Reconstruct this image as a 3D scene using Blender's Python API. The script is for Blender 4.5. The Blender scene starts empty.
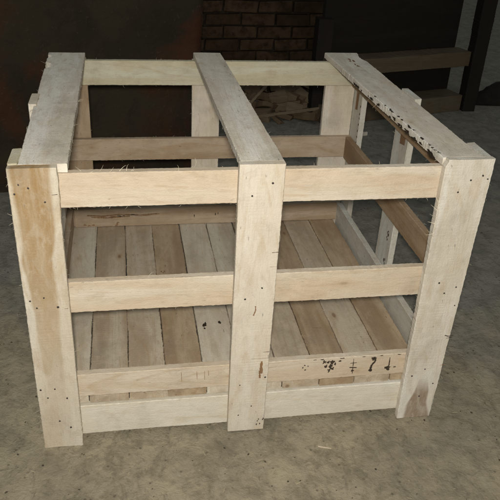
import bpy, bmesh, math, random
from mathutils import Vector, Matrix, noise
random.seed(7)
S = bpy.context.scene
COL = S.collection

# ------------------------------------------------------------------ nodes
class N:
    def __init__(s, name):
        s.m = bpy.data.materials.new(name); s.m.use_nodes = True
        s.t = s.m.node_tree; s.b = s.t.nodes['Principled BSDF']; s.o = s.t.nodes['Material Output']
    def n(s, ty, **k):
        x = s.t.nodes.new(ty)
        for a, v in k.items(): setattr(x, a, v)
        return x
    def put(s, sock, v):
        if isinstance(v, bpy.types.NodeSocket): s.t.links.new(v, sock)
        elif isinstance(v, (tuple, list)) and len(v) == 3 and sock.type == 'RGBA': sock.default_value = (*v, 1)
        else: sock.default_value = v
    def math(s, op, a, b=0.0, clamp=False):
        x = s.n('ShaderNodeMath', operation=op, use_clamp=clamp); s.put(x.inputs[0], a); s.put(x.inputs[1], b); return x.outputs[0]
    def mix(s, f, a, b, mode='MIX'):
        x = s.n('ShaderNodeMix', data_type='RGBA', blend_type=mode)
        s.put(x.inputs[0], f); s.put(x.inputs[6], a); s.put(x.inputs[7], b); return x.outputs[2]
    def ss(s, v, a, b, lo=0.0, hi=1.0):
        x = s.n('ShaderNodeMapRange', interpolation_type='SMOOTHSTEP')
        for i, q in enumerate((v, a, b, lo, hi)): s.put(x.inputs[i], q)
        return x.outputs[0]
    def scale(s, vec, sc, off=None):
        x = s.n('ShaderNodeVectorMath', operation='MULTIPLY'); s.put(x.inputs[0], vec); x.inputs[1].default_value = sc
        r = x.outputs[0]
        if off is not None:
            y = s.n('ShaderNodeVectorMath', operation='ADD'); s.put(y.inputs[0], r); s.put(y.inputs[1], off); r = y.outputs[0]
        return r
    def noise(s, vec, sc, det=3.0, rough=.55, dist=0.0):
        x = s.n('ShaderNodeTexNoise'); s.put(x.inputs['Vector'], vec); x.inputs['Scale'].default_value = sc
        x.inputs['Detail'].default_value = det; x.inputs['Roughness'].default_value = rough; x.inputs['Distortion'].default_value = dist
        return x.outputs[0]
    def voro(s, vec, sc):
        x = s.n('ShaderNodeTexVoronoi'); s.put(x.inputs['Vector'], vec); x.inputs['Scale'].default_value = sc; return x.outputs[0]
    def bump(s, h, st, dist=.002):
        x = s.n('ShaderNodeBump'); s.put(x.inputs['Height'], h); x.inputs['Strength'].default_value = st; x.inputs['Distance'].default_value = dist
        s.t.links.new(x.outputs[0], s.b.inputs['Normal'])
    def out(s, col, rough=.75, spec=.25):
        s.put(s.b.inputs['Base Color'], col); s.put(s.b.inputs['Roughness'], rough)
        s.b.inputs['Specular IOR Level'].default_value = spec
        return s.m

def wood(name, base, dark=None, blot=None, blot_amt=.35, grain=.4, stain=None, saw=.25, seed=0.0, speck=.5, grey=0.0, rough=.72, dgrime=(.17, .155, .13), mottle=.5):
    """sawn board: local x runs along the grain, y across the face, z through the thickness.
    stain = (colour, centre y, half width, x start of fade, x end of fade, strength)"""
    w = N(name)
    dark = dark or tuple(c * .62 for c in base); blot = blot or tuple(c * f for c, f in zip(base, (.85, .78, .66)))
    tc = w.n('ShaderNodeTexCoord').outputs['Object']
    rnd = w.n('ShaderNodeObjectInfo').outputs['Random']
    cx = w.n('ShaderNodeCombineXYZ'); w.put(cx.inputs[0], w.math('MULTIPLY', rnd, 37.0)); w.put(cx.inputs[1], w.math('MULTIPLY', rnd, 91.0)); cx.inputs[2].default_value = seed
    off = cx.outputs[0]
    v = w.scale(tc, (1, 1, 1), off)
    vg = w.scale(tc, (1.0, 14.0, 14.0), off)
    vf = w.scale(tc, (1.0, 30.0, 30.0), off)
    g1 = w.noise(vg, 3.2, 4, .6, .6)
    g2 = w.noise(w.scale(tc, (2.2, 30, 30), off), 7.0, 4, .7, .8)
    g3 = w.noise(w.scale(tc, (.9, 11, 11), off), 1.6, 2, .5, .5)
    pt = w.noise(w.scale(tc, (3, 7, 7), off), 3.0, 4, .65, 1.2)
    bands = w.math('FRACT', w.math('MULTIPLY', g1, 7.0))
    bands = w.ss(bands, .55, 1.0)
    b1 = w.noise(w.scale(tc, (1.6, 6, 6), off), 2.4, 3, .6, .4)
    b2 = w.noise(v, 16, 4, .6)
    col = w.mix(w.math('MULTIPLY', w.ss(b1, .42, .68), blot_amt), base, blot)
    col = w.mix(w.math('MULTIPLY', w.ss(g3, .46, .62), blot_amt * 1.1), col, blot)
    col = w.mix(w.math('MULTIPLY', w.ss(g3, .47, .32), .75), col, tuple(min(1, c * f) for c, f in zip(base, (1.10, 1.14, 1.20))))
    col = w.mix(w.math('MULTIPLY', w.math('MULTIPLY', bands, w.ss(pt, .4, .6)), grain * .62), col, dark)
    col = w.mix(w.math('MULTIPLY', w.ss(g2, .52, .78), grain * .6), col, dark)
    col = w.mix(w.math('MULTIPLY', w.ss(pt, .53, .70), .42), col, tuple(c * f for c, f in zip(base, (.86, .76, .66))))
    col = w.mix(w.math('MULTIPLY', w.ss(b2, .48, .72), .18), col, tuple(min(1, c * 1.3) for c in base))
    sp = w.n('ShaderNodeSeparateXYZ'); w.put(sp.inputs[0], tc)
    X, Y = sp.outputs[0], sp.outputs[1]
    m0 = w.noise(w.scale(tc, (1, 2.2, 2.2), off), 13, 5, .7, 1.0)
    if stain:
        sc, yc, hw, x0, x1, st, gr = stain   # gr = how much the half width grows per metre along the board
        wob = w.math('MULTIPLY', w.math('SUBTRACT', w.noise(w.scale(tc, (2, .3, .3), off), 3, 3), .5), .035)
        d = w.math('ABSOLUTE', w.math('SUBTRACT', w.math('ADD', Y, wob), yc))
        hwx = w.math('ADD', w.math('MULTIPLY', w.math('SUBTRACT', X, min(x0, .64)) if gr > 0 else X, gr), hw)
        mk = w.math('MULTIPLY', w.ss(w.math('DIVIDE', d, w.math('MAXIMUM', hwx, .001)), 1.12, .84), w.ss(X, x0, x1))
        mk = w.math('MULTIPLY', mk, w.math('MULTIPLY', w.ss(g1, .2, .55, .7, 1), w.ss(m0, .34, .6, .74, 1)))
        col = w.mix(w.math('MULTIPLY', mk, st), col, sc)
    # handling dirt, scuffs and fine fibre tone, on every scale
    m1 = w.noise(w.scale(tc, (1, 1.6, 1.6), off), 22, 6, .75, .6); m2 = w.noise(w.scale(tc, (1, 2.5, 2.5), off), 75, 4, .8)
    col = w.mix(w.math('MULTIPLY', w.ss(m1, .50, .68), .55 * mottle), col, tuple(c * f for c, f in zip(base, (.66, .60, .53))))
    col = w.mix(w.math('MULTIPLY', w.ss(m1, .46, .32), .40 * mottle), col, tuple(min(.85, c * 1.22) for c in base))
    col = w.mix(w.math('MULTIPLY', w.ss(m2, .54, .72), .38 * mottle), col, tuple(c * .6 for c in base))
    g4 = w.noise(w.scale(tc, (5.0, 70, 70), off), 7.0, 5, .8, .3)
    col = w.mix(w.math('MULTIPLY', w.ss(g4, .5, .74), .44), col, tuple(c * .62 for c in base))
    col = w.mix(w.math('MULTIPLY', w.ss(g4, .46, .28), .22), col, tuple(min(.85, c * 1.25) for c in base))
    # ring figure: wide cathedral lines
    rg = w.math('FRACT', w.math('MULTIPLY', w.noise(w.scale(tc, (.55, 5.5, 5.5), off), 1.6, 1, .4, .4), 13.0))
    rl = w.math('MULTIPLY', w.ss(rg, .62, .95), w.ss(rg, 1.0, .93))
    col = w.mix(w.math('MULTIPLY', w.math('MULTIPLY', rl, w.ss(pt, .35, .6)), grain * .95), col, tuple(c * f for c, f in zip(base, (.72, .60, .46))))
    # knots and dark dashes along the grain
    kn = w.voro(w.scale(tc, (4.0, 9.0, 9.0), off), 1.0)
    kr = w.ss(kn, .075, .03); kh = w.ss(kn, .17, .06)
    col = w.mix(w.math('MULTIPLY', kh, .38 * speck), col, tuple(c * f for c, f in zip(base, (.72, .58, .42))))
    col = w.mix(w.math('MULTIPLY', kr, .7 * speck), col, tuple(c * f for c, f in zip(base, (.36, .26, .18))))
    ds = w.noise(w.scale(tc, (1, 3.5, 3.5), off), 38, 2, .5)
    col = w.mix(w.math('MULTIPLY', w.ss(ds, .69, .76), speck * .7), col, tuple(c * .3 for c in base))
    dirt = w.noise(v, 5.5, 5, .7)
    col = w.mix(w.math('MULTIPLY', w.ss(dirt, .5, .8), .35 + grey), col, dgrime)
    # saw marks run across the board
    sw = w.n('ShaderNodeTexWave', wave_type='BANDS', bands_direction='X'); w.put(sw.inputs['Vector'], w.scale(tc, (1, .12, .12), off))
    sw.inputs['Scale'].default_value = 34; sw.inputs['Distortion'].default_value = 11; sw.inputs['Detail'].default_value = 2; sw.inputs['Detail Scale'].default_value = .7
    swm = w.math('MULTIPLY', w.math('MULTIPLY', sw.outputs[0], w.ss(b1, .42, .62)), w.ss(b2, .4, .6))
    col = w.mix(w.math('MULTIPLY', swm, saw * .3), col, tuple(c * .7 for c in base))
    h = w.math('ADD', w.math('MULTIPLY', w.math('ADD', g2, g4), .5), w.math('MULTIPLY', swm, saw))
    h = w.math('ADD', h, w.math('MULTIPLY', w.noise(v, 220, 3, .8), .8))
    w.bump(h, .75, .0016)
    return w.out(col, w.ss(g2, .2, .8, rough - .08, rough + .12), .22)

def plain(name, c, rough=.8, var=.35, sc=30, spec=.2, bs=.3, c2=None):
    w = N(name); tc = w.n('ShaderNodeTexCoord').outputs['Object']
    a = w.noise(tc, sc, 5, .65); b = w.noise(tc, sc * .22, 4, .6)
    c2 = c2 or tuple(x * (1 - var) for x in c)
    col = w.mix(w.ss(a, .35, .7), c, c2); col = w.mix(w.math('MULTIPLY', w.ss(b, .4, .65), .5), col, tuple(x * .6 for x in c2))
    w.bump(a, bs, .003); return w.out(col, rough, spec)

M = {}
M['cream'] = wood('cream_sawn_wood', (.565, .48, .375), blot=(.53, .40, .275), grain=.36, saw=.12, speck=.6, mottle=.5)
M['cream_post'] = wood('pale_post_wood', (.62, .555, .465), blot=(.53, .44, .32), grain=.30, saw=.2, speck=.8, seed=4, mottle=.5)
M['stained_post'] = wood('orange_stained_post_wood', (.57, .505, .41), blot=(.52, .42, .28), grain=.38, saw=.15, seed=9, mottle=.5,
                         stain=((.30, .18, .065), .053, .041, .80, .06, .95, -.034))
M['right_post'] = wood('right_post_wood', (.63, .58, .50), blot=(.49, .41, .30), grain=.3, saw=.22, seed=12, speck=.9, mottle=.7,
                       stain=((.20, .125, .07), .056, .008, .625, .71, .85, .20))
M['rail_pale'] = wood('pale_yellow_rail_wood', (.54, .50, .385), blot=(.47, .41, .25), grain=.28, saw=.1, seed=3, speck=.4, mottle=.6)
M['rail_white'] = wood('whitish_rail_wood', (.66, .615, .53), blot=(.58, .52, .40), grain=.24, saw=.08, seed=5, speck=.3, mottle=.5)
M['brown'] = wood('brown_rail_wood', (.45, .355, .26), blot=(.33, .23, .14), blot_amt=.6, grain=.5, saw=.1, seed=6, speck=.9, mottle=.6)
M['brown_deep'] = wood('orange_brown_rail_wood', (.34, .24, .15), blot=(.24, .155, .09), blot_amt=.6, grain=.5, saw=.1, seed=16, speck=.7, mottle=.6)
M['grey'] = wood('weathered_grey_wood', (.70, .645, .56), blot=(.57, .50, .41), blot_amt=.6, grain=.34, saw=.25, seed=2, speck=.9, dark=(.31, .285, .25), grey=.12, mottle=.8)
M['deck_a'] = wood('deck_board_wood', (.50, .415, .31), blot=(.35, .265, .185), blot_amt=.6, grain=.4, saw=.15, seed=7, speck=1., grey=.15, mottle=.8)
M['deck_b'] = wood('brown_deck_board_wood', (.44, .34, .23), blot=(.29, .20, .125), blot_amt=.7, grain=.45, saw=.1, seed=8, speck=1., grey=.15, mottle=.8)
M['deck_c'] = wood('pale_deck_board_wood', (.58, .52, .42), blot=(.43, .35, .26), blot_amt=.5, grain=.35, saw=.15, seed=18, speck=.8, grey=.12, mottle=.7)
M['white_side'] = wood('whitish_side_wood', (.55, .53, .475), blot=(.45, .40, .32), grain=.28, saw=.15, seed=19, speck=.7, mottle=.7)
M['ink'] = plain('black_ink', (.028, .02, .014), .9, .1, 420, c2=(.09, .065, .045))
M['bark'] = plain('dark_bark', (.045, .032, .02), .95, .6, 120, bs=.8)
M['heart'] = wood('reddish_heartwood', (.25, .145, .075), blot=(.18, .095, .045), grain=.4, saw=.0, seed=21, speck=.4)
M['fibre'] = plain('wood_fibre', (.62, .55, .42), .8, .2, 100)
M['nail'] = plain('dark_nail_steel', (.05, .04, .033), .55, .4, 900, .5)

# ------------------------------------------------------------------ object helpers
def link(name, me, mat, parent=None):
    o = bpy.data.objects.new(name, me); COL.objects.link(o)
    for m in (mat if isinstance(mat, (list, tuple)) else [mat]):
        if m: me.materials.append(m)
    if parent: o.parent = parent
    return o
def tag(o, label=None, cat=None, group=None, kind=None):
    if label: o['label'] = label
    if cat: o['category'] = cat
    if group: o['group'] = group
    if kind: o['kind'] = kind
    return o

def fibre(bm, p, d, ln, r=.00045, mi=0):
    """a torn wood fibre: thin three-sided tapering curl"""
    d = Vector(d).normalized(); pts = [Vector(p)]; k = max(3, int(ln / .004))
    bend = Vector((random.uniform(-1, 1), random.uniform(-1, 1), random.uniform(-1, 1))) * .55
    for i in range(k):
        d = (d + bend * random.uniform(.3, 1.2)).normalized(); pts.append(pts[-1] + d * ln / k)
    prev = None
    for i, q in enumerate(pts):
        a = d.orthogonal().normalized(); b = d.cross(a); rr = r * (1 - .8 * i / k)
        ring = [bm.verts.new(q + (a * math.cos(t) + b * math.sin(t)) * rr) for t in (0, 2.09, 4.19)]
        if prev:
            for j in range(3):
                f = bm.faces.new((prev[j], prev[(j + 1) % 3], ring[(j + 1) % 3], ring[j])); f.material_index = mi
        prev = ring

def stroke(bm, pts, w, z, mi):
    """ink brushed or stencilled on the face, following a polyline"""
    for (x0, y0), (x1, y1) in zip(pts, pts[1:]):
        d = Vector((x1 - x0, y1 - y0)); L = d.length
        if L < 1e-6: continue
        k = max(2, int(L / .004)); nrm = Vector((-d.y, d.x)) / L; prev = None
        for i in range(k + 1):
            c = Vector((x0, y0)) + d * i / k; ww = w * random.uniform(.55, 1.25)
            a = c + nrm * ww / 2; b = c - nrm * ww / 2
            cur = [bm.verts.new((a.x, a.y, z)), bm.verts.new((b.x, b.y, z))]
            if prev:
                f = bm.faces.new((prev[0], prev[1], cur[1], cur[0])); f.material_index = mi
            prev = cur
def blob(bm, cx, cy, rx, ry, z, mi, plane='z'):
    n = 14; vs = []; ph = random.random() * 50
    for i in range(n):
        a = i / n * 6.283; r = .6 + .75 * noise.noise(Vector((math.cos(a) * 1.3 + ph, math.sin(a) * 1.3, ph))) + random.uniform(0, .4)
        u, v = cx + rx * r * math.cos(a), cy + ry * r * math.sin(a)
        vs.append(bm.verts.new((u, v, z) if plane == 'z' else (u, z, v)))
    f = bm.faces.new(vs); f.material_index = mi

def board(name, origin, along, across, L, w, t, mat, parent, rough=.0007, w1=None, skew=0.0, waney=None, fib=14, sides=None,
          marks=None, extra=None, bow=0.0, longfib=2, chips=None):
    """a sawn board. origin = corner; along/across = directions; thickness goes along x cross y.
    w1 = width at the far end, skew = sideways drift of the y=0 edge over the length,
    chips = [(edge 0/1, x, half length, depth)] torn out of an edge"""
    A = Vector(along).normalized(); B = Vector(across); B = (B - A * B.dot(A)).normalized(); Cn = A.cross(B)
    mx = Matrix(((A.x, B.x, Cn.x, origin[0]), (A.y, B.y, Cn.y, origin[1]), (A.z, B.z, Cn.z, origin[2]), (0, 0, 0, 1)))
    w1 = w if w1 is None else w1
    bm = bmesh.new(); k = max(10, int(L / .006)); ph = random.random() * 100; rings = []
    ch = .0014
    for i in range(k + 1):
        f = i / k; x = f * L
        if i == 0 or i == k: x += 0
        e = []
        for s in (0, 1):
            q = (noise.noise(Vector((x * 9, ph + s * 7, 0))) * 1.3 + noise.noise(Vector((x * 55, ph + s * 9, 3))) * .45 + noise.noise(Vector((x * 170, ph, s * 5))) * .9) * rough * (.35 + 1.5 * max(0, noise.noise(Vector((x * 7, ph + 4, s * 3))) + .25))
            for c in (chips or []):
                if c[0] == s and abs(x - c[1]) < c[2]:
                    q -= c[3] * (1 - abs((x - c[1]) / c[2]) ** 2.5) * (1 + .35 * noise.noise(Vector((x * 200, 1, ph))))
            e.append(q)
        y0 = skew * f - e[0]; y1 = skew * f + w + (w1 - w) * f + e[1]
        zb = bow * 4 * f * (1 - f) + noise.noise(Vector((x * 3, ph, 9))) * .0008
        c1, c2, c3, c4 = [ch * random.uniform(.5, 1.5) for _ in range(4)]
        pts = [(y0 + c1, 0), (y0 + (y1 - y0) * .33, 0), (y0 + (y1 - y0) * .66, 0), (y1 - c2, 0), (y1, c2), (y1, t - c3), (y1 - c3, t),
               (y0 + (y1 - y0) * .66, t), (y0 + (y1 - y0) * .33, t), (y0 + c4, t), (y0, t - c4), (y0, c1)]
        rings.append([bm.verts.new((x + (noise.noise(Vector((py * 60, pz * 50, ph + f))) * .0022 if i in (0, k) else 0), py, pz + zb)) for py, pz in pts])
    n = len(rings[0])
    for a, b in zip(rings, rings[1:]):
        for j in range(n): bm.faces.new((a[j], a[(j + 1) % n], b[(j + 1) % n], b[j]))
    bm.faces.new(rings[0]); bm.faces.new(list(reversed(rings[-1])))
    bmesh.ops.recalc_face_normals(bm, faces=bm.faces[:])
    fi = 1
    for _ in range(fib):
        s = random.random() < .5; x = random.uniform(.02, .98) * L
        y = (skew * x / L) + (w + (w1 - w) * x / L if s else 0); z = random.choice((0, t))
        fibre(bm, (x, y, z), (random.uniform(-1, 1), (1 if s else -1) * random.uniform(.2, 1), (1 if z else -1) * random.uniform(0, .8)), random.uniform(.003, .009), .00035, fi)
    for _ in range(longfib):
        s = random.random() < .5; x = random.uniform(.05, .95) * L
        y = (skew * x / L) + (w + (w1 - w) * x / L if s else 0)
        fibre(bm, (x, y, t * random.random()), (random.uniform(-1, 1), (1 if s else -1) * .5, random.uniform(-.5, .8)), random.uniform(.012, .024), .0005, fi)
    if extra:
        n0 = len(bm.verts); extra(bm); bm.verts.ensure_lookup_table()
        for v in bm.verts[n0:]:
            f = v.co.x / L; v.co.z += bow * 4 * f * (1 - f) + noise.noise(Vector((v.co.x * 3, ph, 9))) * .0008
    me = bpy.data.meshes.new(name); bm.to_mesh(me); bm.free()
    o = link(name, me, [mat, M['fibre'], M['ink'], M['bark'], M['heart']], parent); o.matrix_world = mx
    return o

# ------------------------------------------------------------------ the crate
W, D, H, T = 1.080, .995, .785, .020
crate = bpy.data.objects.new('wooden_crate', None); COL.objects.link(crate)
tag(crate, 'open slatted crate of rough sawn boards standing on the dusty floor', 'crate')

# a nail mesh, shared
def nail_mesh():
    bm = bmesh.new(); prev = None
    for r, z in ((.0019, -.001), (.0024, .0003), (.0020, .0007), (.0008, .0009)):
        ring = [bm.verts.new((r * math.cos(a / 10 * 6.283), r * math.sin(a / 10 * 6.283), z)) for a in range(10)]
        if prev:
            for j in range(10): bm.faces.new((prev[j], prev[(j + 1) % 10], ring[(j + 1) % 10], ring[j]))
        prev = ring
    bm.faces.new(prev); me = bpy.data.meshes.new('nail'); bm.to_mesh(me); bm.free(); me.materials.append(M['nail']); return me
NM = nail_mesh()
def nails(post, pts, axis='y', at=0.0):
    """pts are world positions on the post's outer face"""
    for p in pts:
        o = bpy.data.objects.new('nail', NM); COL.objects.link(o); o.parent = post
        if axis == 'y': w = Matrix.Translation((p[0], at - .0006, p[1])) @ Matrix.Rotation(math.radians(90), 4, 'X')
        else: w = Matrix.Translation((p[0], p[1], at)) 
        k = random.uniform(.8, 1.3); o.matrix_parent_inverse = post.matrix_world.inverted(); o.matrix_world = w @ Matrix.Rotation(random.random() * 6, 4, 'Z') @ Matrix.Diagonal((k, k * random.uniform(.75, 1), 1, 1))

# front posts: along +z, across +x -> thickness direction z cross x = +y
Z = (0, 0, 1); X = (1, 0, 0); Y = (0, 1, 0)
def down_stain_extra(bm): pass
DOWN = (0, 0, -1)
# built top-down (x local = distance below the top), across = -x so thickness points to +y
def front_post(xl_top, xr_top, xl_bot, xr_bot, ztop, zbot, mat, **k):
    wt, wb = xr_top - xl_top, xr_bot - xl_bot
    # local y=0 is the right edge
    return board('post', (xr_top, 0, ztop), DOWN, (-1, 0, 0), ztop - zbot, wt, T, mat, crate, w1=wb, skew=xr_top - xr_bot, **k)
def brush(u, v, w, xr): return (xr - u, v)
def lp_marks(bm):
    # short pencil tick and a knot crack on the left post's inner edge; faces look towards local z = 0
    for a, b, c in ((.003, .06, .012), (.004, .35, .008)): stroke(bm, [(b, a), (b + .001, a + c)], .0012, -.0004, 2)
fp1 = front_post(-.001, .100, .004, .101, H, .001, M['stained_post'], fib=26, longfib=9, rough=.0008, extra=lp_marks)
def mp_marks(bm):
    stroke(bm, [(.222, .001), (.223, .017)], .0016, -.0004, 2); stroke(bm, [(.262, .001), (.262, .02)], .0007, -.0004, 4)
    stroke(bm, [(.372, .048), (.385, .047), (.40, .052)], .0035, -.0004, 4)
    stroke(bm, [(.515, .003), (.515, .02)], .0014, -.0004, 2); stroke(bm, [(.535, .003), (.535, .05)], .0009, -.0004, 4)
    stroke(bm, [(.545, .022), (.565, .023), (.585, .020)], .008, -.0004, 4); stroke(bm, [(.575, .026), (.60, .024)], .005, -.0004, 4)
    for i in range(6): blob(bm, .752 + random.uniform(-.012, .01), .012 + random.uniform(-.008, .014), .003, .0022, -.0005, 2)
fp2 = front_post(.484, .587, .484, .583, H, .006, M['cream_post'], fib=22, longfib=4, extra=mp_marks)
def rp_marks(bm):
    # brown heartwood patch at the foot, knot crack on the right edge
    stroke(bm, [(.502, .001), (.504, .016), (.500, .026)], .0028, -.0005, 2); stroke(bm, [(.508, .004), (.51, .02)], .0014, -.0005, 3)
    stroke(bm, [(.60, .002), (.602, .02)], .0014, -.0005, 4)
    for i in range(5): stroke(bm, [(.085 + i * .012, .048), (.087 + i * .012, .060)], .0022, -.0004, 4) if False else None
    for i in range(9): fibre(bm, (.11 + i * .011, .116, 0), (random.uniform(-1, 1), .9, random.uniform(-.9, .2)), random.uniform(.014, .03), .0009, 1)
fp3 = front_post(.963, 1.084, .970, 1.069, H + .002, .001, M['right_post'], fib=30, longfib=5, rough=.0009, extra=rp_marks,
                 chips=[(1, .004, .010, .006)])
nails(fp1, [(.020, .749), (.039, .741), (.010, .728), (.070, .708), (.045, .467), (.014, .46), (.027, .44), (.074, .44), (.012, .197),
            (.046, .197), (.027, .17), (.073, .165), (.049, .091), (.075, .067), (.03, .775)][:14])
nails(fp2, [(.56, .74), (.515, .71), (.552, .465), (.512, .435), (.577, .187), (.511, .166), (.545, .091), (.511, .062)])
nails(fp3, [(1.006, .706), (1.032, .736), (1.060, .747), (1.074, .738), (1.009, .454), (1.058, .439), (1.029, .422), (1.066, .382), (.989, .154),
            (1.023, .175), (1.056, .122), (1.023, .079)])

# front rails: along +x, face towards -y.  across +z gives thickness -y, so run across -z from the top edge
def rail(name, x0, x1, ztop, zbot, yface, mat, **k):
    """inner horizontal board facing the front (-y); local y runs down from the top edge, thickness goes back"""
    return board(name, (x0, yface, ztop), X, (0, 0, -1), x1 - x0, ztop - zbot, T, mat, crate, **k)
def tr_marks(bm):
    for x0 in (.10, .16, .24):
        for i in range(4): fibre(bm, (x0 + random.uniform(-.02, .03), 0, random.uniform(0, .01)), (random.uniform(-1, 1), -.35, random.uniform(-.4, .3)), random.uniform(.007, .018), .0005, 1)
    fibre(bm, (.205, 0, .006), (.6, -1, 0), .035, .0008, 1); fibre(bm, (.22, -.001, .006), (.1, -1, .2), .02, .0007, 1); fibre(bm, (.36, 0, .006), (1, -.5, 0), .035, .0008, 1)
rail('rail', .022, W - .022, .764, .683, T, M['cream'], fib=44, longfib=4, extra=tr_marks)
rail('rail', .022, W - .022, .492, .408, T, M['cream'], fib=20, longfib=3)
rail('rail', .060, .990, .1165, .021, T, M['rail_white'], fib=24, longfib=2)
YJ = T + .0008
def joist_marks(bm):
    z = -.0005; ox = .022; zt = .2185
    def P(u, v): return (u - ox, zt - v)
    for u, v in ((.683, .192), (.690, .185), (.697, .196), (.688, .200)): blob(bm, *P(u, v), .0025, .003, z, 2)
    for u, v, a, b in ((.741, .207, .006, .008), (.752, .205, .006, .007), (.763, .205, .007, .009), (.747, .192, .006, .006), (.760, .190, .007, .010), (.757, .177, .006, .008), (.771, .197, .004, .006), (.766, .182, .005, .006)):
        blob(bm, *P(u, v), a * .95, b * .95, z, 2)
    blob(bm, *P(.785, .206), .004, .004, z, 2)
    stroke(bm, [P(.822, .211), P(.824, .160)], .0022, z, 2); stroke(bm, [P(.814, .196), P(.832, .197)], .0026, z, 2); stroke(bm, [P(.813, .182), P(.834, .180)], .0032, z, 2); blob(bm, *P(.823, .170), .005, .004, z, 2)
    stroke(bm, [P(.872, .209), P(.884, .210), P(.884, .197), P(.876, .186), P(.874, .172), P(.877, .163)], .0062, z, 2); blob(bm, *P(.878, .206), .008, .006, z, 2); blob(bm, *P(.875, .168), .006, .007, z, 2)
    stroke(bm, [P(.925, .207), P(.926, .178)], .003, z, 2); blob(bm, *P(.926, .172), .007, .008, z, 2); blob(bm, *P(.917, .173), .004, .005, z, 2); blob(bm, *P(.943, .173), .004, .0025, z, 2)
    for v in (.20, .185, .172): blob(bm, *P(.978, v), .003, .006, z, 2)
    for u in (.715, .735, .79, .85, .90, .95): blob(bm, *P(u, .2155), .007, .0018, z, 2)
    for u in (.36, .40, .42, .43): stroke(bm, [P(u, .205), P(u + .001, .205 - random.uniform(.015, .035))], .0012, z, 4)
rail('edge_board', .022, W - .045, .2185, .1485, YJ, M['cream'], fib=16, longfib=3, extra=joist_marks)

# deck planks, run front to back
px = [.022, .1255, .227, .326, .429, .531, .632, .735, .834, .9365, 1.036]
mats = ['deck_c', 'deck_a', 'deck_a', 'deck_b', 'deck_c', 'deck_c', 'deck_a', 'deck_b', 'deck_a', 'deck_b']
PT = .022
for i in range(10):
    g = random.uniform(.0015, .004)
    def dm(bm, i=i):
        # knots on the face (local z = PT is up)
        if i == 3:
            for q in range(9): blob(bm, random.uniform(.50, .62), random.uniform(.02, .085), random.uniform(.004, .011), .0035, PT + .0006, 4)
        if i == 4:
            blob(bm, .285, .030, .010, .005, PT + .0006, 3); blob(bm, .280, .075, .013, .008, PT + .0006, 3); blob(bm, .262, .078, .005, .005, PT + .0006, 3)
        if i == 7:
            stroke(bm, [(.23, .03), (.232, .06)], .0014, PT + .0006, 4)
    # along +y, across -x => thickness = y cross -x = +z
    o = board('deck_plank', (px[i + 1] - g, T + .0035, .1465 - PT), Y, (-1, 0, 0), D - 2 * T - .007, px[i + 1] - px[i] - g, PT, M[mats[i]], crate,
              fib=10, longfib=1, rough=.0018, extra=dm, w1=px[i + 1] - px[i] - g + random.uniform(-.001, .001))
    o.location.z += random.uniform(-.0012, .0006)

# left and right side: posts outside, rails inside
def side_post(side, y0, y1, ztop, zbot, mat, **k):
    # plate in the y-z plane, thickness along x
    if side == 'L': return board('post', (0.0005, y1, ztop), DOWN, (0, -1, 0), ztop - zbot, y1 - y0, T, mat, crate, **k)      # -z x -y = -(…)
    return board('post', (W + .004, y1, ztop), DOWN, (0, -1, 0), ztop - zbot, y1 - y0, T, mat, crate, **k)
# (0,0,-1) x (0,-1,0) = (-1,0,0): thickness points to -x, so give the inner corner for the left side
def side_plate(name, xin, xout_dir, y0, y1, ztop, zbot, mat, **k):
    """vertical plate; local z (thickness) points to -x when across is -y, to +x when across is +y"""
    if xout_dir < 0: return board(name, (xin, y1, ztop), DOWN, (0, -1, 0), ztop - zbot, y1 - y0, T, mat, crate, **k)
    return board(name, (xin, y0, ztop), DOWN, (0, 1, 0), ztop - zbot, y1 - y0, T, mat, crate, **k)
XL, XR = .0195, 1.0635
lsp = side_plate('post', XL, -1, .0215, .108, H + .002, .001, M['rail_pale'], fib=18)
side_plate('post', XL, -1, .415, .520, H + .003, .001, M['cream_post'], fib=18, rough=.002, chips=[(0, .002, .02, .012)])
side_plate('post', XL, -1, D - .105, D - .001, H - .022, .001, M['cream_post'])
def mid_side_marks(bm):
    z = -.0005   # inner face of the right middle post
    for x, y in ((.092, .072), (.100, .078), (.098, .066), (.107, .070)): blob(bm, x, y, .005, .004, z, 2)
    bmv = [bm.verts.new(v) for v in ((.075, .018, z), (.085, .060, z), (.155, .058, z), (.148, .020, z))]; bm.faces.new(bmv).material_index = 4
    for x, y in ((.445, .030), (.452, .036), (.46, .030), (.468, .036), (.474, .030), (.455, .026)): blob(bm, x, y, .006, .0045, z, 2)
    for x, y in ((.545, .022), (.552, .030), (.560, .022), (.548, .030)): blob(bm, x, y, .006, .0045, z, 2)
side_plate('post', XR, 1, .0215, .112, H + .001, .001, M['white_side'], fib=12)
rmp = side_plate('post', XR, 1, .450, .560, H + .004, .001, M['white_side'], fib=18, extra=mid_side_marks, rough=.002)
def back_side_marks(bm):
    z = -.0005
    for i in range(11): blob(bm, .14 + i * .022 + random.uniform(-.004, .004), .006, .005, .004, z, 3)
    vs = [bm.verts.new(v) for v in ((.10, .035, z), (.10, .062, z), (.165, .06, z), (.16, .036, z))]; bm.faces.new(vs).material_index = 4
rbp = side_plate('post', XR, 1, D - .108, D - .001, H - .022, .001, M['white_side'], extra=back_side_marks, fib=14)

def side_rail(name, xin, dirn, y0, y1, ztop, zbot, mat, th=T, **k):
    """long horizontal board; its inner face at xin, thickness outwards"""
    if dirn > 0: return board(name, (xin, y0, ztop), Y, (0, 0, -1), y1 - y0, ztop - zbot, th, mat, crate, **k) if False else \
        board(name, (xin, y1, ztop), (0, -1, 0), (0, 0, -1), y1 - y0, ztop - zbot, th, mat, crate, **k)
    return board(name, (xin, y0, ztop), Y, (0, 0, -1), y1 - y0, ztop - zbot, th, mat, crate, **k)
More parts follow.
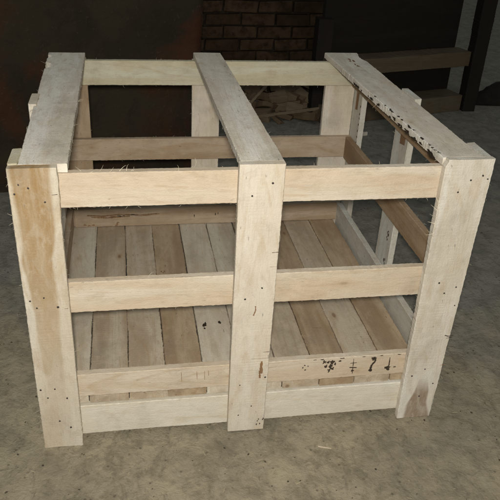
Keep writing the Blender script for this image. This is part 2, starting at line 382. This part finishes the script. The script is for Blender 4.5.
# thickness: (0,-1,0)x(0,0,-1) = (+1,0,0) ; (0,1,0)x(0,0,-1) = (-1,0,0)
ya, yb = 2 * T + .002, D - 2 * T - .002
XRI = XR - T - .001; XLI = XL + T + .001
side_rail('rail', XRI, 1, ya, yb, .763, .680, M['brown_deep'])
side_rail('rail', XLI, -1, ya, yb, .763, .680, M['cream'])
side_rail('rail', XRI, 1, ya, yb, .491, .408, M['brown_deep'], fib=10)
side_rail('rail', XLI, -1, ya, yb, .491, .408, M['brown'], fib=10)
side_rail('rail', XRI, 1, ya, yb, .219, .120, M['white_side'], fib=12)
side_rail('rail', XLI, -1, ya, yb, .219, .148, M['brown'], fib=10)
side_rail('rail', XR - .001, 1, .114, D - .112, .150, .021, M['white_side']) if False else None
side_rail('rail', XRI, 1, ya, yb, .1165, .021, M['brown'])
side_rail('rail', XLI, -1, ya, yb, .1165, .021, M['brown'])

# back
def back_post(x0, x1, mat, zt=H - .022):
    return board('post', (x1, D - T, zt), DOWN, (-1, 0, 0), zt, x1 - x0, T, mat, crate, fib=20, longfib=3)
back_post(.0205, .122, M['brown'], H - .0215); back_post(.474, .572, M['cream_post']); back_post(.952, 1.062, M['cream_post'])
yr = D - 2 * T - .001
rail('rail', .022, XR - .001, .764, .682, yr, M['rail_pale'], fib=40, longfib=4)
rail('rail', .022, XR - .001, .491, .412, yr, M['brown'], fib=16, longfib=2)
def low_marks(bm):
    z = -.0005
    stroke(bm, [(.045, .022), (.10, .026), (.16, .021), (.24, .026), (.30, .022)], .0045, z, 4)
    stroke(bm, [(.06, .030), (.12, .034), (.20, .029)], .005, z, 4)
    for q in ((.035, .060), (.05, .064), (.065, .062), (.152, .060), (.155, .054), (.150, .066)): blob(bm, *q, .007, .0035, z, 4)
    for i in range(12): blob(bm, random.uniform(.05, .3), random.uniform(.02, .035), random.uniform(.006, .016), .0018, z, random.choice((3, 4)))
    for q in ((.52, .03), (.53, .028), (.44, .035)): blob(bm, *q, .002, .006, z, 3)
rail('rail', .045, XR - .022, .2185, .1485, yr, M['brown'], fib=12, extra=low_marks)
rail('rail', .045, XR - .022, .1165, .021, yr, M['brown'])
board('block', (.945, .045, .030), X, (0, 0, -1), .055, .030, .05, M['heart'], crate, fib=0, longfib=0)
# a bearer under the middle of the deck
board('deck_bearer', (.045, .49, .1225), X, (0, 0, -1), .97, .10, T, M['brown'], crate)

# top boards: along +y, across -x => thickness +z
ZT = .7655; TT = H - ZT
def tb_extra_mid(bm):
    for i in range(5): blob(bm, random.uniform(.0, .01), random.uniform(.02, .09), .006, .006, TT + .0006, 3) if i < 2 else None
tb1 = board('cover_board', (.1200, T + .0015, ZT), Y, (-1, 0, 0), .950, .1005, TT, M['grey'], crate, w1=.116, skew=-.001, fib=36, longfib=5, rough=.0013,
            chips=[(1, .79, .035, .022), (1, .90, .02, .014), (1, .45, .04, .006)])
def tb1_marks(): pass
tb2 = board('cover_board', (.588, T + .0015, ZT), Y, (-1, 0, 0), .966, .0985, TT, M['grey'], crate, w1=.093, skew=.017, fib=16, longfib=2, rough=.0009)
def bark_marks(bm):
    # bark left on the inner edge of the right board: the edge face is local y = w .. drawn in x-z at that side
    for i in range(44):
        f = random.random() ** .8; x = .02 + f * .62
        wloc = .1035 + (.116 - .1035) * x / .985
        dens = .68 if x < .34 else .38
        if random.random() > dens: continue
        blob(bm, x, random.uniform(.006, TT - .006), random.uniform(.008, .024) * (1.3 if x < .1 else .85), random.uniform(.003, .0055), wloc + .0022 + .000 * i, 3, plane='y')
    for i in range(16):
        x = random.choice((.03, .06, .12, .17, .2, .28, .33, .4, .45)) + random.uniform(-.02, .02); wloc = .1035 + .0125 * x / .985
        blob(bm, x, wloc - .002 - random.random() * .004, random.uniform(.004, .012), .004, TT + .0016, 3)
    for i in range(9): blob(bm, random.uniform(.78, .9), random.uniform(.045, .06), .008, .004, TT + .0016, 4)
tb3 = board('cover_board', (1.0615, T + .0015, ZT), Y, (-1, 0, 0), .985, .0985, TT, M['grey'], crate, w1=.118, skew=-.002, fib=16, longfib=2, rough=.0016,
            extra=bark_marks, chips=[(0, .92, .05, .010)])

# ------------------------------------------------------------------ ground
def floor_mat():
    w = N('dusty_concrete'); tc = w.n('ShaderNodeTexCoord').outputs['Object']
    a = w.noise(tc, 3.0, 6, .62, .3); b = w.noise(tc, 14, 6, .68, .4); c = w.noise(tc, 90, 4, .7); d = w.noise(tc, 1.1, 3, .5)
    col = w.mix(w.ss(a, .36, .66), (.34, .292, .205), (.245, .212, .155))
    col = w.mix(w.math('MULTIPLY', w.ss(b, .42, .68), .55), col, (.135, .118, .082))
    col = w.mix(w.math('MULTIPLY', w.ss(b, .52, .30), .4), col, (.30, .265, .185))
    sp = w.n('ShaderNodeSeparateXYZ'); w.put(sp.inputs[0], tc)
    far_grey_lift = w.ss(w.math('ADD', w.math('ADD', sp.outputs[1], w.math('MULTIPLY', sp.outputs[0], .25)), w.math('MULTIPLY', w.math('SUBTRACT', a, .5), 1.6)), .25, 1.0)  # greyer floor towards the back, its colour raised to offset the light's falloff
    col = w.mix(w.math('MULTIPLY', far_grey_lift, .8), col, w.mix(w.ss(b, .35, .7), (.245, .238, .215), (.17, .166, .152)))
    col = w.mix(w.math('MULTIPLY', w.ss(c, .62, .74), .55), col, (.07, .058, .04))
    col = w.mix(w.math('MULTIPLY', w.ss(c, .36, .27), .4), col, (.34, .30, .21))
    v = w.voro(w.scale(tc, (1, 1, 1)), 26); col = w.mix(w.math('MULTIPLY', w.ss(v, .13, .05), .6), col, (.06, .05, .035))
    e = w.noise(tc, 38, 6, .75, 1.0); f = w.noise(w.scale(tc, (1.3, .6, 1)), 6.5, 6, .7, 1.6)
    col = w.mix(w.math('MULTIPLY', w.ss(e, .52, .68), .5), col, (.10, .085, .06))
    col = w.mix(w.math('MULTIPLY', w.ss(f, .53, .66), .38), col, (.105, .092, .068))
    col = w.mix(w.math('MULTIPLY', w.ss(f, .44, .33), .30), col, (.36, .335, .255))
    h = w.math('ADD', w.math('MULTIPLY', b, 1.0), w.math('ADD', w.math('MULTIPLY', c, .35), w.math('MULTIPLY', e, .6)))
    w.bump(h, .8, .008); return w.out(col, .92, .12)
bm = bmesh.new(); n = 120
def gz(x, y): return .0
vs = [bm.verts.new(p) for p in ((-14, -12, 0), (16, -12, 0), (16, 18, 0), (-14, 18, 0))]; bm.faces.new(vs)
me = bpy.data.meshes.new('ground'); bm.to_mesh(me); bm.free()
tag(link('ground', me, floor_mat()), kind='structure')

# grit and sawdust lying on the floor
def debris(name, cnt, rng, mat, szr, long=False):
    bm = bmesh.new()
    for _ in range(cnt):
        x, y = rng()
        s = random.uniform(*szr) * random.choice((.5, .7, 1, 1)); a = random.random() * 6.283; el = random.uniform(2, 7) if long else random.uniform(1, 1.8)
        h = s * (.35 if long else .6); ca, sa = math.cos(a), math.sin(a); top = []; bot = []
        k = 4 if long else 5
        for i in range(k):
            q = (i + .5) / k * 6.283; r = s * random.uniform(.7, 1.2)
            u, v = r * el * math.cos(q), r * math.sin(q)
            bot.append(bm.verts.new((x + u * ca - v * sa, y + u * sa + v * ca, .0)))
            u *= .6; v *= .6
            top.append(bm.verts.new((x + u * ca - v * sa, y + u * sa + v * ca, h * random.uniform(.7, 1.2))))
        bm.faces.new(top)
        for i in range(k): bm.faces.new((bot[i], bot[(i + 1) % k], top[(i + 1) % k], top[i]))
    me = bpy.data.meshes.new(name); bm.to_mesh(me); bm.free(); return link(name, me, mat)
tag(debris('floor_grit', 1500, lambda: (random.uniform(-.7, 2.2), random.uniform(-.6, 2.4)), plain('dark_grit', (.09, .075, .05), .95, .5, 60), (.0012, .0035)),
    'fine dark grit scattered over the dusty floor', 'grit', kind='stuff')
tag(debris('sawdust', 1100, lambda: (random.gauss(.6, .7), random.gauss(.05, .45)), plain('sawdust_flakes', (.36, .31, .21), .9, .3, 60), (.0008, .002), True),
    'pale sawdust flakes and slivers scattered on the floor around the crate', 'sawdust', kind='stuff')

def sliver(name, x, y, ang, L, w, h, mat, label, cat='wood sliver', z=.0, group=None):
    bm = bmesh.new(); k = 10; prev = None; ph = random.random() * 50
    for i in range(k + 1):
        f = i / k; ww = w * (.35 + .65 * math.sin(math.pi * min(1, f * 1.1 + .05))) * .5 * (1 + .3 * noise.noise(Vector((f * 6, ph, 0)))); off = noise.noise(Vector((f * 2, ph, 3))) * L * .03
        ring = [bm.verts.new(((f - .5) * L, off + a * ww, b * h + .0005)) for a, b in ((-1, 0), (1, 0), (.8, 1), (-.7, .9))]
        if prev:
            for j in range(4): bm.faces.new((prev[j], prev[(j + 1) % 4], ring[(j + 1) % 4], ring[j]))
        else: bm.faces.new(ring)
        prev = ring
    bm.faces.new(list(reversed(prev))); bmesh.ops.recalc_face_normals(bm, faces=bm.faces[:])
    me = bpy.data.meshes.new(name); bm.to_mesh(me); bm.free(); o = link(name, me, mat); o.location = (x, y, z); o.rotation_euler = (0, 0, ang)
    tag(o, label, cat, group); return o
sliver('wood_sliver', .735, -.085, -.35, .036, .003, .002, M['cream'], 'thin pale wood sliver on the floor below the crate front')
sliver('wood_offcut', 1.56, 2.275, .25, .15, .022, .02, M['rail_white'], 'pale split stick on the floor behind the crate, nearer one of the two', 'stick')
sliver('wood_offcut', 1.53, 2.36, .12, .14, .02, .018, M['white_side'], 'pale split stick on the floor behind the crate, farther one of the two', 'stick')

# ------------------------------------------------------------------ background
def brick_mat(name, c1, c2, c3):
    w = N(name); tc = w.n('ShaderNodeTexCoord').outputs['Object']; g = w.n('ShaderNodeNewGeometry').outputs['Random Per Island']
    r = w.n('ShaderNodeValToRGB'); w.put(r.inputs[0], g); e = r.color_ramp.elements
    e[0].color = (*c1, 1); e[1].color = (*c2, 1); x = e.new(.5); x.color = (*c3, 1)
    a = w.noise(tc, 18, 5, .65); b = w.noise(tc, 3, 4, .6)
    col = w.mix(w.ss(a, .4, .7), r.outputs[0], tuple(v * .5 for v in c1)); col = w.mix(w.math('MULTIPLY', w.ss(b, .4, .65), .6), col, tuple(v * .45 for v in c2))
    w.bump(a, .6, .006); return w.out(col, .95, .1)
def jbox(bm, c, s, j=.003, rot=None):
    vs = []
    for dx in (-.5, .5):
        for dy in (-.5, .5):
            for dz in (-.5, .5):
                v = Vector((dx * s[0] + random.uniform(-j, j), dy * s[1] + random.uniform(-j, j), dz * s[2] + random.uniform(-j, j)))
                if rot: v = rot @ v
                vs.append(bm.verts.new(v + Vector(c)))
    for f in ((0, 1, 3, 2), (4, 6, 7, 5), (0, 4, 5, 1), (2, 3, 7, 6), (0, 2, 6, 4), (1, 5, 7, 3)): bm.faces.new([vs[i] for i in f])
def brick_wall(name, p0, p1, h, th, mat, mort, bl=.215, bh=.068, rough=.010, label='', missing=0.0):
    p0, p1 = Vector(p0), Vector(p1); d = p1 - p0; L = d.length; ang = math.atan2(d.y, d.x)
    bm = bmesh.new(); m = .010; rows = int(h / (bh + m))
    for r in range(rows):
        x = -.5 * (bl + m) * (r % 2)
        while x < L:
            a, b = max(0, x), min(L, x + bl)
            if b - a > .03 and random.random() > missing:
                jbox(bm, ((a + b) / 2, th / 2 + random.uniform(-rough, rough), (r + .5) * (bh + m)), (b - a, th, bh), .006)
            x += bl + m
    root = bpy.data.objects.new(name, None); COL.objects.link(root); root.location = (p0.x, p0.y, 0); root.rotation_euler = (0, 0, ang); tag(root, label, 'wall')
    bmesh.ops.bevel(bm, geom=[e for e in bm.edges], offset=.004, segments=1, affect='EDGES')
    me = bpy.data.meshes.new('bricks'); bm.to_mesh(me); bm.free(); link('bricks', me, mat, root)
    bm = bmesh.new(); jbox(bm, (L / 2, th / 2 + .020, rows * (bh + m) / 2 - .004), (L - .02, th - .020, rows * (bh + m) - .008), 0)
    me = bpy.data.meshes.new('mortar'); bm.to_mesh(me); bm.free(); link('mortar', me, mort, root)
    return root
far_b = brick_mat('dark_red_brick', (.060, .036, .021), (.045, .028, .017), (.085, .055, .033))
mort = plain('dark_mortar', (.022, .018, .013), .95, .4, 40)
mort2 = plain('grey_brown_mortar', (.040, .031, .022), .95, .4, 40)
def mud_mat():
    w = N('soot_dark_render'); tc = w.n('ShaderNodeTexCoord').outputs['Object']
    a = w.noise(tc, 2.6, 5, .62, .5); b = w.noise(tc, 11, 6, .7, .3); c = w.noise(tc, 60, 4, .7); d = w.noise(w.scale(tc, (1, 1, 1), (5.2, 1.3, 8.8)), 2.2, 4, .6, .6)
    col = w.mix(w.ss(a, .38, .62), (.040, .031, .020), (.029, .024, .017))
    col = w.mix(w.math('MULTIPLY', w.ss(d, .50, .66), .8), col, (.065, .026, .014))
    col = w.mix(w.math('MULTIPLY', w.ss(b, .5, .72), .55), col, (.022, .018, .013))
    col = w.mix(w.math('MULTIPLY', w.ss(c, .58, .72), .3), col, (.10, .078, .05))
    w.bump(w.math('ADD', b, w.math('MULTIPLY', c, .3)), .7, .012); return w.out(col, .95, .1)
p0, p1 = Vector((-2.6, 1.06)), Vector((.600, 1.82)); dd = p1 - p0
bm = bmesh.new(); NX, NZ = 90, 34; Lw, Hw, Tw = dd.length, 1.12, .26
def wp(u, v, back):
    x = u * Lw; z = v * (Hw + .05 * noise.noise(Vector((x * 2.2, 0, 4))) + .02 * noise.noise(Vector((x * 9, 0, 4))))
    y = (Tw if back else 0) + .030 * noise.noise(Vector((x * 2.5, z * 2.5, 2 + back * 9))) + .012 * noise.noise(Vector((x * 9, z * 9, 2)))
    if v > .93: y += (.02 if not back else -.02)
    return (x, y, z)
F = [[bm.verts.new(wp(i / NX, j / NZ, 0)) for j in range(NZ + 1)] for i in range(NX + 1)]
B = [[bm.verts.new(wp(i / NX, j / NZ, 1)) for j in range(NZ + 1)] for i in range(NX + 1)]
for i in range(NX):
    for j in range(NZ):
        bm.faces.new((F[i][j], F[i + 1][j], F[i + 1][j + 1], F[i][j + 1])); bm.faces.new((B[i][j], B[i][j + 1], B[i + 1][j + 1], B[i + 1][j]))
    bm.faces.new((F[i][NZ], F[i + 1][NZ], B[i + 1][NZ], B[i][NZ]))
for i in (0, NX):
    for j in range(NZ): bm.faces.new((F[i][j], F[i][j + 1], B[i][j + 1], B[i][j]))
bmesh.ops.recalc_face_normals(bm, faces=bm.faces[:])
for f_ in bm.faces: f_.smooth = True
me = bpy.data.meshes.new('mud_wall'); bm.to_mesh(me); bm.free(); mw = link('mud_wall', me, mud_mat())
mw.location = (p0.x, p0.y, 0); mw.rotation_euler = (0, 0, math.atan2(dd.y, dd.x))
tag(mw, 'low soot-dark rough plastered wall close behind the left side of the crate', 'wall')
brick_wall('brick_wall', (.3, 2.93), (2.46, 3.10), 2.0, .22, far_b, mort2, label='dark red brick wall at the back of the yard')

# timber rack on the right: two heavy beams between uprights
beamw = wood('old_beam_wood', (.12, .092, .060), dgrime=(.06, .05, .035), blot=(.11, .08, .05), blot_amt=.6, grain=.5, saw=.1, seed=30, speck=.6, grey=.2)
darkw = wood('dark_post_wood_and_gap_shade', (.018, .014, .010), blot=(.013, .010, .007), grain=.5, saw=.1, seed=31, speck=.5, dgrime=(.012, .010, .008))  # uprights, and the sheet that paints the dark space behind the beams
rack = bpy.data.objects.new('timber_rack', None); COL.objects.link(rack); rack.location = (0, 0, 0)
tag(rack, 'low rack of heavy brown timber beams with a dark upright at its right end', 'rack')
def rboard(name, p0, p1, z0, z1, dep, mat, parent):
    p0, p1 = Vector((*p0, z1)), Vector((*p1, z1)); d = p1 - p0
    return board(name, p0, d, (0, 0, -1), d.length, z1 - z0, dep, mat, parent, rough=.0015, fib=0, longfib=0)
RA, RB = (1.42, 2.46), (2.415, 2.735)
rboard('beam', RA, RB, .295, .385, .13, beamw, rack)
rboard('beam', RA, RB, .002, .105, .16, beamw, rack)
rboard('gap_shade', (1.40, 2.62), (2.38, 2.90), .02, .86, .03, darkw, rack)  # added dark sheet, stands in for the shaded space behind the beams
# dark upright
board('upright', (2.515, 2.72, .95), DOWN, (-1, -.0, 0), .95, .095, .09, darkw, rack, w1=.085, fib=0, longfib=0, rough=.004)
board('upright', (1.44, 2.55, .60), DOWN, (-1, -.0, 0), .60, .09, .09, darkw, rack, fib=0, longfib=0, rough=.004)

# dark sack heap to the right of the upright
def lump(name, c, s, mat, label, cat, amp=.18, seed=0):
    bm = bmesh.new(); bmesh.ops.create_icosphere(bm, subdivisions=4, radius=1)
    for v in bm.verts:
        q = v.co.copy(); d = 1 + amp * noise.noise(q * 1.6 + Vector((seed, 0, 0))) + amp * .4 * noise.noise(q * 5 + Vector((seed, 3, 0))); v.co = Vector((q.x * s[0] * d, q.y * s[1] * d, max(-.0, q.z * d) * s[2]))
    for f in bm.faces: f.smooth = True
    me = bpy.data.meshes.new(name); bm.to_mesh(me); bm.free(); o = link(name, me, mat); o.location = c; return tag(o, label, cat)
lump('sack', (2.98, 2.93, 0), (.42, .13, .13), plain('dark_sacking', (.022, .019, .015), .95, .4, 25), 'dark slumped sack on the floor right of the upright', 'sack', .25, 4)

# heap of offcuts seen through the crate's right back opening
heapm = [wood('heap_wood_a', (.155, .112, .07), grain=.5, speck=.6, seed=40, grey=.15), wood('heap_wood_b', (.13, .09, .055), grain=.5, speck=.6, seed=41, grey=.15), wood('heap_wood_c', (.18, .135, .09), grain=.5, speck=.6, seed=42, grey=.15)]
def offcut(c, s, rot, mat, label, group):
    bm = bmesh.new(); jbox(bm, (0, 0, 0), s, min(s) * .18); bmesh.ops.subdivide_edges(bm, edges=bm.edges[:], cuts=3, use_grid_fill=True)
    ph = random.random() * 40
    for v in bm.verts: v.co += Vector([noise.noise(v.co * 14 + Vector((ph, i * 9, 0))) * min(s) * .22 for i in range(3)])
    me = bpy.data.meshes.new('wood_offcut'); bm.to_mesh(me); bm.free(); o = link('wood_offcut', me, mat); o.location = c; o.rotation_euler = rot
    return tag(o, label, 'offcut', group)
cnt = 0
for layer in range(5):
    for i in range(16 - layer):
        s = (random.uniform(.07, .19), random.uniform(.03, .07), random.uniform(.025, .055))
        x = .80 + layer * .03 + i * .062 + random.uniform(-.03, .03); y = 2.60 + layer * .045 + random.uniform(-.06, .06)
        z = .025 + layer * .044 + random.uniform(-.006, .012)
        offcut((x, y, z), s, (random.uniform(-.5, .5), random.uniform(-.4, .4), random.uniform(-1.2, 1.2)), random.choice(heapm),
               'short rough wood offcut lying in the brown heap behind the crate', 'offcuts heaped at the foot of the brick wall')
# long sticks in front of the heap
board('wood_stick', (.98, 2.50, .035), (1, .12, .085), (0, .2, 1), .46, .018, .014, heapm[2], None, fib=0, longfib=0, rough=.002)
for o in list(COL.objects):
    if o.name.startswith('wood_stick'): tag(o, 'long thin stick leaning low along the front of the offcut heap', 'stick')
s2 = board('wood_stick', (.90, 2.47, .06), (.55, .25, .5), (-.5, .2, .6), .24, .016, .014, heapm[2], None, fib=0, longfib=0, rough=.002)
tag(s2, 'short stick propped steeply against the left end of the offcut heap', 'stick')

# ------------------------------------------------------------------ camera
cam = bpy.data.cameras.new('camera'); co = bpy.data.objects.new('camera', cam); COL.objects.link(co)
r2, u2, f = Vector((0.98468865, -0.16684371, 0.05051169)), Vector((0.03870059, 0.4917579, 0.8698715)), Vector((0.16997211, 0.85459777, -0.49068537))
P = Vector((.2466, -1.3605, 1.3527))
co.matrix_world = Matrix(((r2.x, u2.x, -f.x, P.x), (r2.y, u2.y, -f.y, P.y), (r2.z, u2.z, -f.z, P.z), (0, 0, 0, 1)))
cam.sensor_width = 36; cam.lens = 36 * 685.12 / 500; cam.clip_end = 200; cam.clip_start = .02
S.camera = co

# ------------------------------------------------------------------ light: the phone's flash, and dim cool room light
w = bpy.data.worlds.new('World'); S.world = w; w.use_nodes = True
bg = w.node_tree.nodes['Background']; bg.inputs[0].default_value = (.80, .85, .80, 1); bg.inputs[1].default_value = .16
def area(name, loc, tgt, size, power, col):
    l = bpy.data.lights.new(name, 'AREA'); l.shape = 'DISK'; l.size = size; l.energy = power; l.color = col
    o = bpy.data.objects.new(name, l); COL.objects.link(o); o.location = loc
    o.rotation_euler = (Vector(tgt) - Vector(loc)).to_track_quat('-Z', 'Y').to_euler(); return o
area('flash', (.235, -1.40, 1.415), (.6, .1, .15), .07, 37, (1.0, .96, .865))
area('overhead_fill', (-.6, -1.6, 4.2), (.7, .6, .3), 2.4, 16, (.86, .95, 1.0))  # cool fill added overhead for soft daylight; no window stands there

S.render.engine = 'CYCLES'; S.cycles.samples = 128
S.view_settings.view_transform = 'Standard'; S.view_settings.look = 'None'; S.view_settings.gamma = 1; S.view_settings.exposure = 0
S.render.resolution_x = 1024; S.render.resolution_y = 1024
